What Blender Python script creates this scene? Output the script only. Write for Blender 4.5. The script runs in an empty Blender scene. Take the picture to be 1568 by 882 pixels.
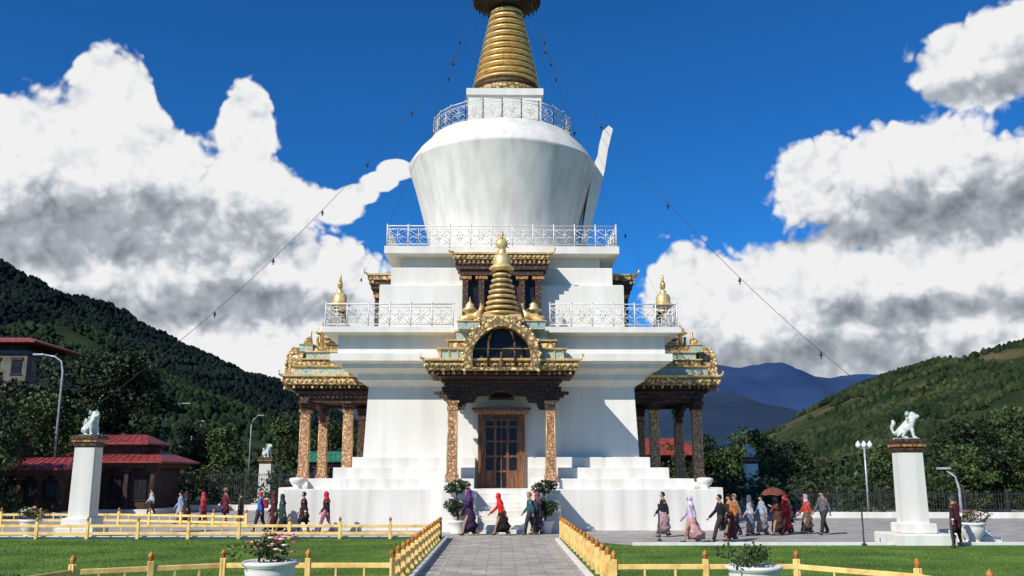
import bpy, math, random
import numpy as np
from mathutils import Matrix, Vector, noise as mnoise
random.seed(7); np.random.seed(7)
R=math.radians
scene=bpy.context.scene
scene.view_settings.view_transform='Standard'
scene.view_settings.look='None'
scene.view_settings.exposure=0
COL=scene.collection

# ------------------------------------------------------------ materials
def _mat(name):
    m=bpy.data.materials.new(name); m.use_nodes=True
    nt=m.node_tree; b=nt.nodes['Principled BSDF']
    return m,nt,b
def mat_noise(name,c1,c2,scale=4,rough=.7,metal=0,bump=0.0,bscale=None,detail=6,lo=.35,hi=.65,stretch=(1,1,1),c3=None,spec=.3,rand=0.0,trans=0):
    m,nt,b=_mat(name); n=nt.nodes; l=nt.links
    g=n.new('ShaderNodeNewGeometry')
    mp=n.new('ShaderNodeMapping'); mp.inputs['Scale'].default_value=stretch
    l.new(g.outputs['Position'],mp.inputs['Vector'])
    t=n.new('ShaderNodeTexNoise'); t.inputs['Scale'].default_value=scale; t.inputs['Detail'].default_value=detail
    l.new(mp.outputs[0],t.inputs['Vector'])
    r=n.new('ShaderNodeValToRGB'); r.color_ramp.elements[0].position=lo; r.color_ramp.elements[1].position=hi
    r.color_ramp.elements[0].color=(*c1,1); r.color_ramp.elements[1].color=(*c2,1)
    if c3: e=r.color_ramp.elements.new((lo+hi)/2); e.color=(*c3,1)
    l.new(t.outputs[0],r.inputs[0]); out=r.outputs[0]
    if rand>0:
        hs=n.new('ShaderNodeHueSaturation'); mr=n.new('ShaderNodeMapRange')
        mr.inputs['To Min'].default_value=1-rand; mr.inputs['To Max'].default_value=1+rand
        l.new(g.outputs['Random Per Island'],mr.inputs[0]); l.new(mr.outputs[0],hs.inputs['Value']); l.new(out,hs.inputs['Color']); out=hs.outputs[0]
    l.new(out,b.inputs['Base Color'])
    b.inputs['Roughness'].default_value=rough; b.inputs['Metallic'].default_value=metal
    b.inputs['Specular IOR Level'].default_value=spec
    if bump>0:
        t2=n.new('ShaderNodeTexNoise'); t2.inputs['Scale'].default_value=bscale or scale*4; t2.inputs['Detail'].default_value=5
        l.new(g.outputs['Position'],t2.inputs['Vector'])
        bp=n.new('ShaderNodeBump'); bp.inputs['Strength'].default_value=bump; bp.inputs['Distance'].default_value=.05
        l.new(t2.outputs[0],bp.inputs['Height']); l.new(bp.outputs[0],b.inputs['Normal'])
    return m
def mat_carved(name,cols,scale=6,metal=.0,rough=.45,bump=.8):
    m,nt,b=_mat(name); n=nt.nodes; l=nt.links
    g=n.new('ShaderNodeNewGeometry')
    v=n.new('ShaderNodeTexVoronoi'); v.inputs['Scale'].default_value=scale; v.feature='DISTANCE_TO_EDGE'
    w=n.new('ShaderNodeTexNoise'); w.inputs['Scale'].default_value=scale*.9; w.inputs['Detail'].default_value=3
    ma=n.new('ShaderNodeVectorMath'); ma.operation='MULTIPLY_ADD'; ma.inputs[1].default_value=(.25,.25,.25)
    l.new(g.outputs['Position'],w.inputs['Vector']); l.new(w.outputs['Color'],ma.inputs[0]); l.new(g.outputs['Position'],ma.inputs[2])
    l.new(ma.outputs[0],v.inputs['Vector'])
    r=n.new('ShaderNodeValToRGB'); r.color_ramp.interpolation='LINEAR'
    els=r.color_ramp.elements
    els[0].position=0; els[0].color=(*cols[0],1); els[1].position=.35; els[1].color=(*cols[-1],1)
    for i,c in enumerate(cols[1:-1]):
        e=els.new(.35*(i+1)/(len(cols)-1)); e.color=(*c,1)
    l.new(v.outputs['Distance'],r.inputs[0]); l.new(r.outputs[0],b.inputs['Base Color'])
    b.inputs['Roughness'].default_value=rough; b.inputs['Metallic'].default_value=metal
    bp=n.new('ShaderNodeBump'); bp.inputs['Strength'].default_value=bump; bp.inputs['Distance'].default_value=.06
    l.new(v.outputs['Distance'],bp.inputs['Height']); l.new(bp.outputs[0],b.inputs['Normal'])
    return m
def mat_brick(name,c1,c2,mortar,scale,bw,rh,rough=.85,msize=.02,bump=.3):
    m,nt,b=_mat(name); n=nt.nodes; l=nt.links
    g=n.new('ShaderNodeNewGeometry')
    t=n.new('ShaderNodeTexBrick'); t.inputs['Scale'].default_value=scale
    t.inputs['Color1'].default_value=(*c1,1); t.inputs['Color2'].default_value=(*c2,1); t.inputs['Mortar'].default_value=(*mortar,1)
    t.inputs['Brick Width'].default_value=bw; t.inputs['Row Height'].default_value=rh; t.inputs['Mortar Size'].default_value=msize
    l.new(g.outputs['Position'],t.inputs['Vector'])
    nz=n.new('ShaderNodeTexNoise'); nz.inputs['Scale'].default_value=1.3; nz.inputs['Detail'].default_value=8
    l.new(g.outputs['Position'],nz.inputs['Vector'])
    mr=n.new('ShaderNodeMapRange'); mr.inputs['From Min'].default_value=.3; mr.inputs['From Max'].default_value=.7; mr.inputs['To Min'].default_value=.72; mr.inputs['To Max'].default_value=1.15
    l.new(nz.outputs[0],mr.inputs[0])
    hs=n.new('ShaderNodeHueSaturation'); l.new(t.outputs[0],hs.inputs['Color']); l.new(mr.outputs[0],hs.inputs['Value'])
    l.new(hs.outputs[0],b.inputs['Base Color']); b.inputs['Roughness'].default_value=rough
    return m
def mat_plaster(name,dirt=.5):
    m,nt,b=_mat(name); n=nt.nodes; l=nt.links
    g=n.new('ShaderNodeNewGeometry')
    mp=n.new('ShaderNodeMapping'); mp.inputs['Scale'].default_value=(1.6,1.6,.10)
    l.new(g.outputs['Position'],mp.inputs['Vector'])
    t=n.new('ShaderNodeTexNoise'); t.inputs['Scale'].default_value=1.2; t.inputs['Detail'].default_value=5; t.inputs['Roughness'].default_value=.5
    l.new(mp.outputs[0],t.inputs['Vector'])
    r=n.new('ShaderNodeValToRGB'); r.color_ramp.elements[0].position=.28; r.color_ramp.elements[1].position=.60
    k=1-dirt*.17
    r.color_ramp.elements[0].color=(.745*k,.71*k,.635*k,1); r.color_ramp.elements[1].color=(.785,.755,.69,1)
    l.new(t.outputs[0],r.inputs[0])
    t3=n.new('ShaderNodeTexNoise'); t3.inputs['Scale'].default_value=.5; t3.inputs['Detail'].default_value=7
    l.new(g.outputs['Position'],t3.inputs['Vector'])
    mr=n.new('ShaderNodeMapRange'); mr.inputs['From Min'].default_value=.3; mr.inputs['From Max'].default_value=.7; mr.inputs['To Min'].default_value=.93; mr.inputs['To Max'].default_value=1.02
    l.new(t3.outputs[0],mr.inputs[0])
    hs=n.new('ShaderNodeHueSaturation'); l.new(r.outputs[0],hs.inputs['Color']); l.new(mr.outputs[0],hs.inputs['Value'])
    l.new(hs.outputs[0],b.inputs['Base Color']); b.inputs['Roughness'].default_value=.8; b.inputs['Specular IOR Level'].default_value=.2
    t2=n.new('ShaderNodeTexNoise'); t2.inputs['Scale'].default_value=3; t2.inputs['Detail'].default_value=8
    l.new(g.outputs['Position'],t2.inputs['Vector'])
    bp=n.new('ShaderNodeBump'); bp.inputs['Strength'].default_value=.2; bp.inputs['Distance'].default_value=.04
    l.new(t2.outputs[0],bp.inputs['Height']); l.new(bp.outputs[0],b.inputs['Normal'])
    return m
_cc={}
def cloth(c):
    key=tuple(round(v,3) for v in c)
    if key not in _cc:
        _cc[key]=mat_noise('cloth_%d'%len(_cc),tuple(v*.65 for v in c),tuple(min(1,v*1.25) for v in c),scale=9,rough=.85,bump=.5,bscale=18)
    return _cc[key]

M_pl=mat_plaster('white_plaster',.4); M_pl2=mat_plaster('weathered_plaster',1.0)
M_gold=mat_noise('gold_leaf',(.62,.41,.15),(.88,.66,.30),scale=3,rough=.38,metal=.4,bump=.15,spec=.5)
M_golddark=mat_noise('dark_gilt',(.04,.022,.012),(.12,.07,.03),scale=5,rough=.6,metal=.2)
M_gilt=mat_carved('gilt_carving',[(.10,.055,.03),(.46,.30,.11),(.84,.62,.28)],scale=4.0,metal=.1,rough=.5)  # darkest tone follows the grooves, painting crevice shade into the gilt
M_wood=mat_carved('carved_wood',[(.018,.008,.006),(.07,.028,.015),(.15,.06,.03)],scale=6,rough=.6)
M_door=mat_noise('door_timber',(.10,.04,.02),(.26,.12,.06),scale=2.5,rough=.5,stretch=(6,6,.6),bump=.3)
M_pillar=mat_carved('painted_pillar',[(.14,.07,.05),(.40,.17,.08),(.62,.40,.17),(.70,.50,.26)],scale=7,rough=.5,bump=.4)
M_blue=mat_carved('painted_blue_panel',[(.65,.55,.3),(.12,.28,.32),(.45,.58,.58),(.08,.2,.3)],scale=3.6,rough=.5)
M_red=mat_carved('painted_red_panel',[(.5,.35,.1),(.35,.08,.03),(.28,.05,.03)],scale=6,rough=.5)
M_dark=mat_noise('dark_interior',(.006,.006,.008),(.015,.014,.016),scale=3,rough=.35)
M_glass=mat_noise('window_glass',(.010,.010,.012),(.02,.02,.022),scale=1.5,rough=.25,spec=.25)
M_rail=mat_noise('white_painted_metal',(.64,.63,.59),(.80,.79,.75),scale=8,rough=.5)
M_iron=mat_noise('dark_iron',(.02,.022,.025),(.05,.05,.055),scale=6,rough=.5)
M_steel=mat_noise('galvanised_steel',(.35,.37,.4),(.55,.57,.6),scale=3,rough=.4,metal=.3)
M_yel=mat_noise('yellow_paint',(.58,.32,.07),(.90,.62,.22),scale=3.5,rough=.6,lo=.2,hi=.55,bump=.15,bscale=20)
M_orn=mat_noise('orange_finial',(.30,.10,.02),(.60,.25,.05),scale=6,rough=.5)
M_redroof=mat_noise('red_tin_roof',(.16,.025,.022),(.36,.06,.05),scale=1.2,rough=.5,stretch=(3,3,1))
M_bldwall=mat_noise('cream_wall',(.10,.085,.07),(.17,.15,.12),scale=.8)
M_bldwood=mat_noise('dark_timber',(.02,.012,.01),(.07,.035,.025),scale=2,rough=.6)
M_bark=mat_noise('bark',(.05,.035,.025),(.12,.09,.06),scale=6,rough=.9,stretch=(1,1,.2),bump=.6)
M_leafd=mat_noise('leaf_dark',(.010,.020,.007),(.036,.060,.016),scale=.8,rough=.6,rand=.5)
M_leafm=mat_noise('leaf_mid',(.022,.042,.010),(.075,.115,.028),scale=.9,rough=.6,rand=.5)
M_pine=mat_noise('pine_foliage',(.003,.009,.009),(.013,.023,.016),scale=.008,rough=1,rand=.3,detail=8,spec=.1)
M_spur=mat_noise('spur_foliage',(.007,.017,.009),(.026,.042,.016),scale=.02,rough=1,rand=.4,detail=8,spec=.1)
M_pineR=mat_noise('pine_foliage_light',(.011,.023,.009),(.038,.050,.020),scale=.02,rough=1,rand=.5,detail=8,spec=.1)
M_skin=mat_noise('skin',(.33,.18,.11),(.42,.24,.15),scale=5,rough=.55)
M_hair=mat_noise('black_hair',(.008,.007,.007),(.02,.016,.014),scale=20,rough=.5)
M_shoe=mat_noise('shoe',(.02,.018,.016),(.06,.05,.045),scale=9,rough=.5)
M_lion=mat_noise('stone_lion_paint',(.42,.45,.40),(.68,.69,.65),scale=6,rough=.6,bump=.5,bscale=14)
M_lionm=mat_noise('lion_mane_paint',(.12,.28,.22),(.5,.6,.5),scale=9,rough=.6,bump=.5,bscale=14)
M_fl_r=mat_noise('flower_pink',(.5,.08,.12),(.75,.3,.3),scale=5,rand=.3)
M_fl_w=mat_noise('flower_white',(.7,.55,.4),(.8,.75,.65),scale=5,rand=.2)

# ------------------------------------------------------------ mesh builder
class MB:
    def __init__(s): s.v=[];s.f=[];s.mi=[];s.sm=[];s.mats=[];s.M=Matrix.Identity(4)
    def m(s,mat):
        if mat not in s.mats: s.mats.append(mat)
        return s.mats.index(mat)
    def add(s,vs,fs,mat,smooth=False):
        o=len(s.v); M=s.M
        flip=M.determinant()<0
        s.v.extend([tuple(M@Vector(p)) for p in vs]); k=s.m(mat)
        for f in fs:
            ff=[o+i for i in f]
            if flip: ff.reverse()
            s.f.append(ff); s.mi.append(k); s.sm.append(smooth)
    def box(s,x0,x1,y0,y1,z0,z1,mat):
        vs=[(x0,y0,z0),(x1,y0,z0),(x1,y1,z0),(x0,y1,z0),(x0,y0,z1),(x1,y0,z1),(x1,y1,z1),(x0,y1,z1)]
        s.add(vs,[(0,3,2,1),(4,5,6,7),(0,1,5,4),(1,2,6,5),(2,3,7,6),(3,0,4,7)],mat)
    def bev(s,x0,x1,y0,y1,z0,z1,mat,b=.03):
        s.rings([[(x0+b,y0+b,z0),(x1-b,y0+b,z0),(x1-b,y1-b,z0),(x0+b,y1-b,z0)],
                 [(x0,y0,z0+b),(x1,y0,z0+b),(x1,y1,z0+b),(x0,y1,z0+b)],
                 [(x0,y0,z1-b),(x1,y0,z1-b),(x1,y1,z1-b),(x0,y1,z1-b)],
                 [(x0+b,y0+b,z1),(x1-b,y0+b,z1),(x1-b,y1-b,z1),(x0+b,y1-b,z1)]],mat)
    def rings(s,rs,mat,caps=True,smooth=False,closed=False):
        n=len(rs[0]); vs=[p for r in rs for p in r]; fs=[]
        m=len(rs)
        for i in range(m if closed else m-1):
            for j in range(n):
                a=i*n+j; b=i*n+(j+1)%n; i2=(i+1)%m
                fs.append((a,b,i2*n+(j+1)%n,i2*n+j))
        if caps and not closed:
            fs.append(tuple(reversed(range(n)))); fs.append(tuple((m-1)*n+j for j in range(n)))
        s.add(vs,fs,mat,smooth)
    def sq(s,prof,cx,cy,mat,caps=True):
        s.rings([[(cx-w,cy-w,z),(cx+w,cy-w,z),(cx+w,cy+w,z),(cx-w,cy+w,z)] for w,z in prof],mat,caps)
    def rect(s,prof,mat,yin=.05):
        s.rings([[(-w,-o,z),(w,-o,z),(w,yin,z),(-w,yin,z)] for w,o,z in prof],mat)
    def lathe(s,prof,cx,cy,mat,seg=24,smooth=True,caps=True):
        s.rings([[(cx+r*math.cos(2*math.pi*j/seg),cy+r*math.sin(2*math.pi*j/seg),z) for j in range(seg)] for r,z in prof],mat,caps,smooth)
    def tube(s,pts,rad,mat,seg=6,closed=False,smooth=True):
        pts=[Vector(p) for p in pts]; n=len(pts)
        if not hasattr(rad,'__len__'): rad=[rad]*n
        rs=[]
        for i,p in enumerate(pts):
            if closed: t=(pts[(i+1)%n]-pts[i-1])
            else: t=pts[min(i+1,n-1)]-pts[max(i-1,0)]
            if t.length<1e-9: t=Vector((0,0,1))
            t.normalize(); up=Vector((0,0,1)) if abs(t.z)<.9 else Vector((1,0,0))
            a=t.cross(up).normalized(); b=t.cross(a)
            rs.append([tuple(p+a*rad[i]*math.cos(2*math.pi*j/seg)+b*rad[i]*math.sin(2*math.pi*j/seg)) for j in range(seg)])
        s.rings(rs,mat,True,smooth,closed)
    def ball(s,c,r,mat,seg=10,sc=(1,1,1)):
        n=6
        prof=[(max(.001,math.sin(math.pi*i/n))*r,-math.cos(math.pi*i/n)*r) for i in range(n+1)]
        s.rings([[(c[0]+q*sc[0]*math.cos(2*math.pi*j/seg),c[1]+q*sc[1]*math.sin(2*math.pi*j/seg),c[2]+z*sc[2]) for j in range(seg)] for q,z in prof],mat,True,True)
    def extr(s,poly,y0,y1,mat):
        n=len(poly); vs=[(x,y0,z) for x,z in poly]+[(x,y1,z) for x,z in poly]
        fs=[tuple(range(n)),tuple(reversed(range(n,2*n)))]+[(i,n+i,n+(i+1)%n,(i+1)%n) for i in range(n)]
        s.add(vs,fs,mat)
    def obj(s,name,parent=None):
        me=bpy.data.meshes.new(name); me.from_pydata(s.v,[],s.f)
        for m in s.mats: me.materials.append(m)
        me.polygons.foreach_set('material_index',s.mi); me.polygons.foreach_set('use_smooth',s.sm); me.update()
        o=bpy.data.objects.new(name,me); COL.objects.link(o)
        if parent: o.parent=parent
        return o
def empty(name,loc=(0,0,0),rz=0):
    e=bpy.data.objects.new(name,None); e.location=loc; e.rotation_euler=(0,0,rz); e.empty_display_size=.3; COL.objects.link(e); return e
def skin(name,vs,es,rad,mat,parent,sub=1,root=0):
    me=bpy.data.meshes.new(name); me.from_pydata(vs,es,[]); me.materials.append(mat)
    o=bpy.data.objects.new(name,me); COL.objects.link(o); o.parent=parent
    md=o.modifiers.new('Skin','SKIN'); md.use_smooth_shade=True
    d=me.skin_vertices[0].data
    for i,r in enumerate(rad):
        d[i].radius=(r,r) if not hasattr(r,'__len__') else r
        d[i].use_root=(i==root)
    if sub: s=o.modifiers.new('Sub','SUBSURF'); s.levels=sub; s.render_levels=sub
    return o
def npmesh(name,V,F,mats,mi=None,parent=None):
    me=bpy.data.meshes.new(name); n=len(V); m,k=F.shape
    me.vertices.add(n); me.vertices.foreach_set('co',V.astype(np.float32).ravel())
    me.loops.add(m*k); me.loops.foreach_set('vertex_index',F.astype(np.int32).ravel())
    me.polygons.add(m); me.polygons.foreach_set('loop_start',np.arange(0,m*k,k,dtype=np.int32))
    try: me.polygons.foreach_set('loop_total',np.full(m,k,dtype=np.int32))
    except Exception: pass
    for q in mats: me.materials.append(q)
    if mi is not None: me.polygons.foreach_set('material_index',mi.astype(np.int32))
    me.update(calc_edges=True); me.validate()
    o=bpy.data.objects.new(name,me); COL.objects.link(o)
    if parent: o.parent=parent
    return o

# ------------------------------------------------------------ camera
cam=bpy.data.cameras.new('camera'); co=bpy.data.objects.new('camera',cam); COL.objects.link(co)
cam.sensor_width=36; cam.lens=32.14; cam.clip_end=20000; cam.clip_start=.2
co.location=(0,0,2.4); co.rotation_euler=(R(90+11.6),0,R(-.655)); scene.camera=co

# ------------------------------------------------------------ light & sky
S=Vector((-1,-1.08,1.15)).normalized()
sun=bpy.data.lights.new('sun','SUN'); sun.energy=5.0; sun.angle=R(.5); sun.color=(1,.96,.88)
so=bpy.data.objects.new('sun',sun); COL.objects.link(so); so.location=(-40,-30,60)
so.rotation_euler=S.to_track_quat('Z','Y').to_euler()
w=bpy.data.worlds.new('World'); scene.world=w; w.use_nodes=True
try: w.cycles.sampling_method='MANUAL'; w.cycles.sample_map_resolution=256
except Exception as ex: print(ex)
nt=w.node_tree; nt.nodes.clear(); L=nt.links.new
def N(t,**k):
    n=nt.nodes.new(t)
    for a,b in k.items(): setattr(n,a,b)
    return n
def MT(op,a,b=None,c=None,clamp=False):
    n=N('ShaderNodeMath',operation=op); n.use_clamp=clamp
    for i,x in enumerate((a,b,c)):
        if x is None: continue
        if isinstance(x,(int,float)): n.inputs[i].default_value=x
        else: L(x,n.inputs[i])
    return n.outputs[0]
sky=N('ShaderNodeTexSky',sky_type='NISHITA'); sky.sun_disc=False
sky.sun_elevation=math.asin(S.z); sky.sun_rotation=math.atan2(S.x,S.y)%(2*math.pi)
sky.altitude=2300; sky.air_density=1.0; sky.dust_density=.1; sky.ozone_density=2.0
tint=N('ShaderNodeMix',data_type='RGBA',blend_type='MULTIPLY'); tint.inputs[0].default_value=1
L(sky.outputs[0],tint.inputs[6]); tint.inputs[7].default_value=(.20,.95,1.72,1)
tc=N('ShaderNodeTexCoord')
BL=[(-24.5,17.2,9,5.2),(-24.4,21.4,3.2,3.4),(-16.3,20.4,2.4,3.8),(-30,16.8,6.5,5),(-15.8,16.0,5.2,3.8),(-22,12.4,14.5,5.8),(-13,10.4,8.2,5.4),(-9.5,7.6,8,4.8),
    (-6.9,18.8,1.6,.8),(-8.1,18.0,1.6,.8),(-9.3,17.2,1.8,1.0),(-10.5,16.4,2.4,1.4),(-22.9,6.5,20,5),(24.8,16.4,8.0,5.0),(29.8,22.8,5.6,3.3),(20.5,17.4,4.8,3.6),(17.8,10.0,9.4,4.6),(28.5,13.0,9,7),
    (12.6,10.4,4.6,4.8),(25.2,8.0,15,5),(12,5.5,10,3.8),(-70,22,16,12),(70,20,18,14),(150,38,30,18)]  # last three clouds are out of view, added to whiten the ambient light
DK=[(-22,14.2,6.0,1.5),(-29.5,13.0,4.5,1.4),(27.5,14.9,6.0,1.5),(21.5,14.2,4,.8),(-15,10.2,5,.8),(29.8,21.3,3.6,.6),(-26,9.2,8,.8),(17,6.8,7,1.2),(26,9.3,5.5,.7),(150,38,60,40),(-70,18,18,12),(70,18,20,12)]  # grey bases shaded into the clouds; last three dim the added unseen ones
def field(vec,blobs):
    sp=N('ShaderNodeSeparateXYZ'); L(vec,sp.inputs[0])
    az=MT('ARCTAN2',sp.outputs[0],sp.outputs[1]); el=MT('ARCSINE',sp.outputs[2])
    cb=N('ShaderNodeCombineXYZ'); L(az,cb.inputs[0]); L(el,cb.inputs[1])
    acc=None
    for a,e,ra,re in blobs:
        s2=N('ShaderNodeVectorMath',operation='MULTIPLY_ADD'); L(cb.outputs[0],s2.inputs[0]); s2.inputs[1].default_value=(1/R(ra),1/R(re),0); s2.inputs[2].default_value=(-a/ra,-e/re,0)
        s3=N('ShaderNodeVectorMath',operation='LENGTH'); L(s2.outputs[0],s3.inputs[0])
        v=s3.outputs['Value']
        acc=v if acc is None else MT('SMOOTH_MIN',acc,v,.2)
    return MT('SUBTRACT',1,acc)
def nz(vec,scale,detail,rough=.55,col=False):
    n=N('ShaderNodeTexNoise'); n.inputs['Scale'].default_value=scale; n.inputs['Detail'].default_value=detail; n.inputs['Roughness'].default_value=rough
    L(vec,n.inputs['Vector']); return n.outputs['Color' if col else 0]
def bump(vec):
    wn=nz(vec,18,3,.6,True)
    wa=N('ShaderNodeVectorMath',operation='MULTIPLY_ADD'); L(wn,wa.inputs[0]); wa.inputs[1].default_value=(.05,)*3; L(vec,wa.inputs[2])
    n=N('ShaderNodeTexVoronoi'); n.feature='F1'; n.inputs['Scale'].default_value=15
    n.inputs['Detail'].default_value=2; n.inputs['Roughness'].default_value=.65; n.inputs['Lacunarity'].default_value=2.4
    L(wa.outputs[0],n.inputs['Vector']); b=MT('SUBTRACT',.5,n.outputs['Distance'])
    a=MT('SUBTRACT',nz(vec,7,9,.60),.5)
    return MT('MULTIPLY_ADD',a,1.65,MT('MULTIPLY',b,.85))
nv=N('ShaderNodeVectorMath',operation='NORMALIZE'); L(tc.outputs['Generated'],nv.inputs[0])
dv=N('ShaderNodeVectorMath',operation='ADD'); L(nv.outputs[0],dv.inputs[0]); dv.inputs[1].default_value=(-.008,0,.018)
B1=bump(nv.outputs[0]); B2=bump(dv.outputs[0])
FB=field(nv.outputs[0],BL)
F1=MT('ADD',MT('MINIMUM',MT('MULTIPLY_ADD',FB,3.0,-.02),1.6),B1)
mk=N('ShaderNodeMapRange',interpolation_type='SMOOTHSTEP'); L(F1,mk.inputs[0]); mk.inputs['From Min'].default_value=-.06; mk.inputs['From Max'].default_value=.30
rel=MT('MULTIPLY',MT('SUBTRACT',B1,B2),.52)
dk=field(nv.outputs[0],DK); dk=MT('MULTIPLY_ADD',B1,-.6,dk)
dm=N('ShaderNodeMapRange',interpolation_type='SMOOTHSTEP'); L(dk,dm.inputs[0]); dm.inputs['From Min'].default_value=-.95; dm.inputs['From Max'].default_value=.8
lit=MT('SUBTRACT',MT('ADD',.95,rel),MT('MULTIPLY',dm.outputs[0],.60),clamp=True)
rp=N('ShaderNodeValToRGB'); L(lit,rp.inputs[0])
rp.color_ramp.elements[0].position=.05; rp.color_ramp.elements[0].color=(.22,.25,.29,1)
rp.color_ramp.elements[1].position=.90; rp.color_ramp.elements[1].color=(1.0,1.0,1.0,1)
e=rp.color_ramp.elements.new(.48); e.color=(.50,.545,.60,1)
e=rp.color_ramp.elements.new(.70); e.color=(.80,.83,.87,1)
cs=N('ShaderNodeVectorMath',operation='SCALE'); L(rp.outputs[0],cs.inputs[0]); cs.inputs['Scale'].default_value=11.4
mx=N('ShaderNodeMix',data_type='RGBA'); L(mk.outputs[0],mx.inputs[0]); L(tint.outputs[2],mx.inputs[6]); L(cs.outputs[0],mx.inputs[7])
bg=N('ShaderNodeBackground'); bg.inputs['Strength'].default_value=.077; L(mx.outputs[2],bg.inputs[0])
ow=N('ShaderNodeOutputWorld'); L(bg.outputs[0],ow.inputs[0])

# ------------------------------------------------------------ ground
M_ground=mat_noise('meadow_ground',(.03,.05,.015),(.08,.10,.035),scale=.15,rough=.95,detail=10)
M_lawn=mat_noise('mown_lawn',(.055,.105,.012),(.135,.225,.028),scale=.45,rough=.9,bump=.6,bscale=40,detail=12,c3=(.085,.17,.015))
M_pave=mat_brick('court_paving',(.40,.375,.335),(.35,.325,.295),(.20,.19,.17),1.0,1.2,.8,msize=.010)
M_path=mat_brick('path_slabs',(.47,.43,.37),(.35,.32,.275),(.20,.18,.15),1.0,.75,.5,msize=.014)
def sheet(name,pts,z,mat):
    m=MB(); m.add([(x,y,z) for x,y in pts],[tuple(range(len(pts)))],mat); return m.obj(name)
sheet('ground',[(-9000,-3000),(9000,-3000),(9000,9000),(-9000,9000)],0,M_ground)
sheet('lawn',[(-60,-5),(60,-5),(60,37.5),(-60,37.5)],.004,M_lawn)
sheet('paved_courtyard',[(-60,36.9),(2.2,36.9),(4.5,33.2),(60,33.2),(60,58),(40,72),(-40,72),(-60,58)],.008,M_pave)
sheet('garden_path',[(-2.05,2),(2.05,2),(2.05,40),(-2.05,40)],.012,M_path)
k=MB()
for sx in (-1,1):
    x0,x1=sorted((sx*2.05,sx*2.2)); k.bev(x0,x1,2,36.7 if sx<0 else 36.0,0,.09,M_pl2,.01)
k.bev(-55,-2.2,36.7,36.88,0,.11,M_pl2,.01); k.bev(4.6,60,33.0,33.18,0,.11,M_pl2,.01)
k.obj('path_kerb')
n=90000
gx=np.random.uniform(-26,26,n); gy=np.random.uniform(19,36.6,n)
ok=(np.abs(gx)>2.3)&(np.abs(gx)<gy*.72)&((gx<3)|(gy<32.9)); gx=gx[ok];gy=gy[ok]; n=len(gx)
a=np.random.uniform(0,6.28,n); h=np.random.uniform(.02,.06,n); wd=.010
V=np.zeros((n,3,3)); V[:,0,0]=gx-wd*np.cos(a); V[:,0,1]=gy-wd*np.sin(a); V[:,1,0]=gx+wd*np.cos(a); V[:,1,1]=gy+wd*np.sin(a)
V[:,2,0]=gx+np.random.normal(0,.015,n); V[:,2,1]=gy+np.random.normal(0,.015,n); V[:,2,2]=h; V[:,:2,2]=.004
M_blade=mat_noise('grass_blade',(.05,.10,.012),(.15,.24,.03),scale=.6,rough=.7,rand=.4)
npmesh('grass',V.reshape(-1,3),np.arange(n*3).reshape(-1,3),[M_blade])

# ------------------------------------------------------------ hills
def fbm(x,y,s,o=5,seed=0):
    return mnoise.fractal(Vector((x*s+seed,y*s-seed,seed*.37)),.9,2.1,o)
def hill(name,prof,Rr,Y0,Yend,mat,nx=170,ny=60,namp=.1,ns=.004,seed=0,umax=1.0,umin=-1.0,off=0.0):
    us=[p[0] for p in prof]; vs=[p[1] for p in prof]
    xs=np.linspace(umin*Rr,umax*Rr,nx); ys=np.linspace(Y0,Yend,ny)
    V=[]
    for y in ys:
        t=(y-Y0)/(Rr-Y0)
        s=math.sin(min(t,1)*math.pi/2)**1.3 if t<=1 else max(.25,1-(y-Rr)/(Yend-Rr)*.8)
        for x in xs:
            H=max(0,float(np.interp(x/Rr,us,vs))-off)*Rr
            nn=fbm(x,y,ns,6,seed)
            tn=min(t,1.); k=namp*H*(1-abs(tn)**6*.9)
            gul=-abs(fbm(x,y,ns*2.5,4,seed+7))*H*.13*(1-tn**5*.8)
            V.append((x,y,max(-2,H*s+(min(nn,.25)*k+gul)*(s+.1)+ (2.4*s if H>0 else 0) +(fbm(x,y,ns*6,3,seed)*H*.010)) if H>0 else -2))
    V=np.array(V); ii=np.arange((ny-1)*nx).reshape(ny-1,nx)[:,:-1].ravel()
    F=np.stack([ii,ii+1,ii+nx+1,ii+nx],1)
    o=npmesh(name,V,F,[mat]); o.data.polygons.foreach_set('use_smooth',[True]*len(F))
    G=V.reshape(ny,nx,3)
    def hz(x,y):
        i=(x-xs[0])/(xs[1]-xs[0]); j=(y-ys[0])/(ys[1]-ys[0]); i0=int(i);j0=int(j)
        if i0<0 or j0<0 or i0>=nx-1 or j0>=ny-1: return -5
        a,b=i-i0,j-j0
        return G[j0,i0,2]*(1-a)*(1-b)+G[j0,i0+1,2]*a*(1-b)+G[j0+1,i0,2]*(1-a)*b+G[j0+1,i0+1,2]*a*b
    return hz
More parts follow.
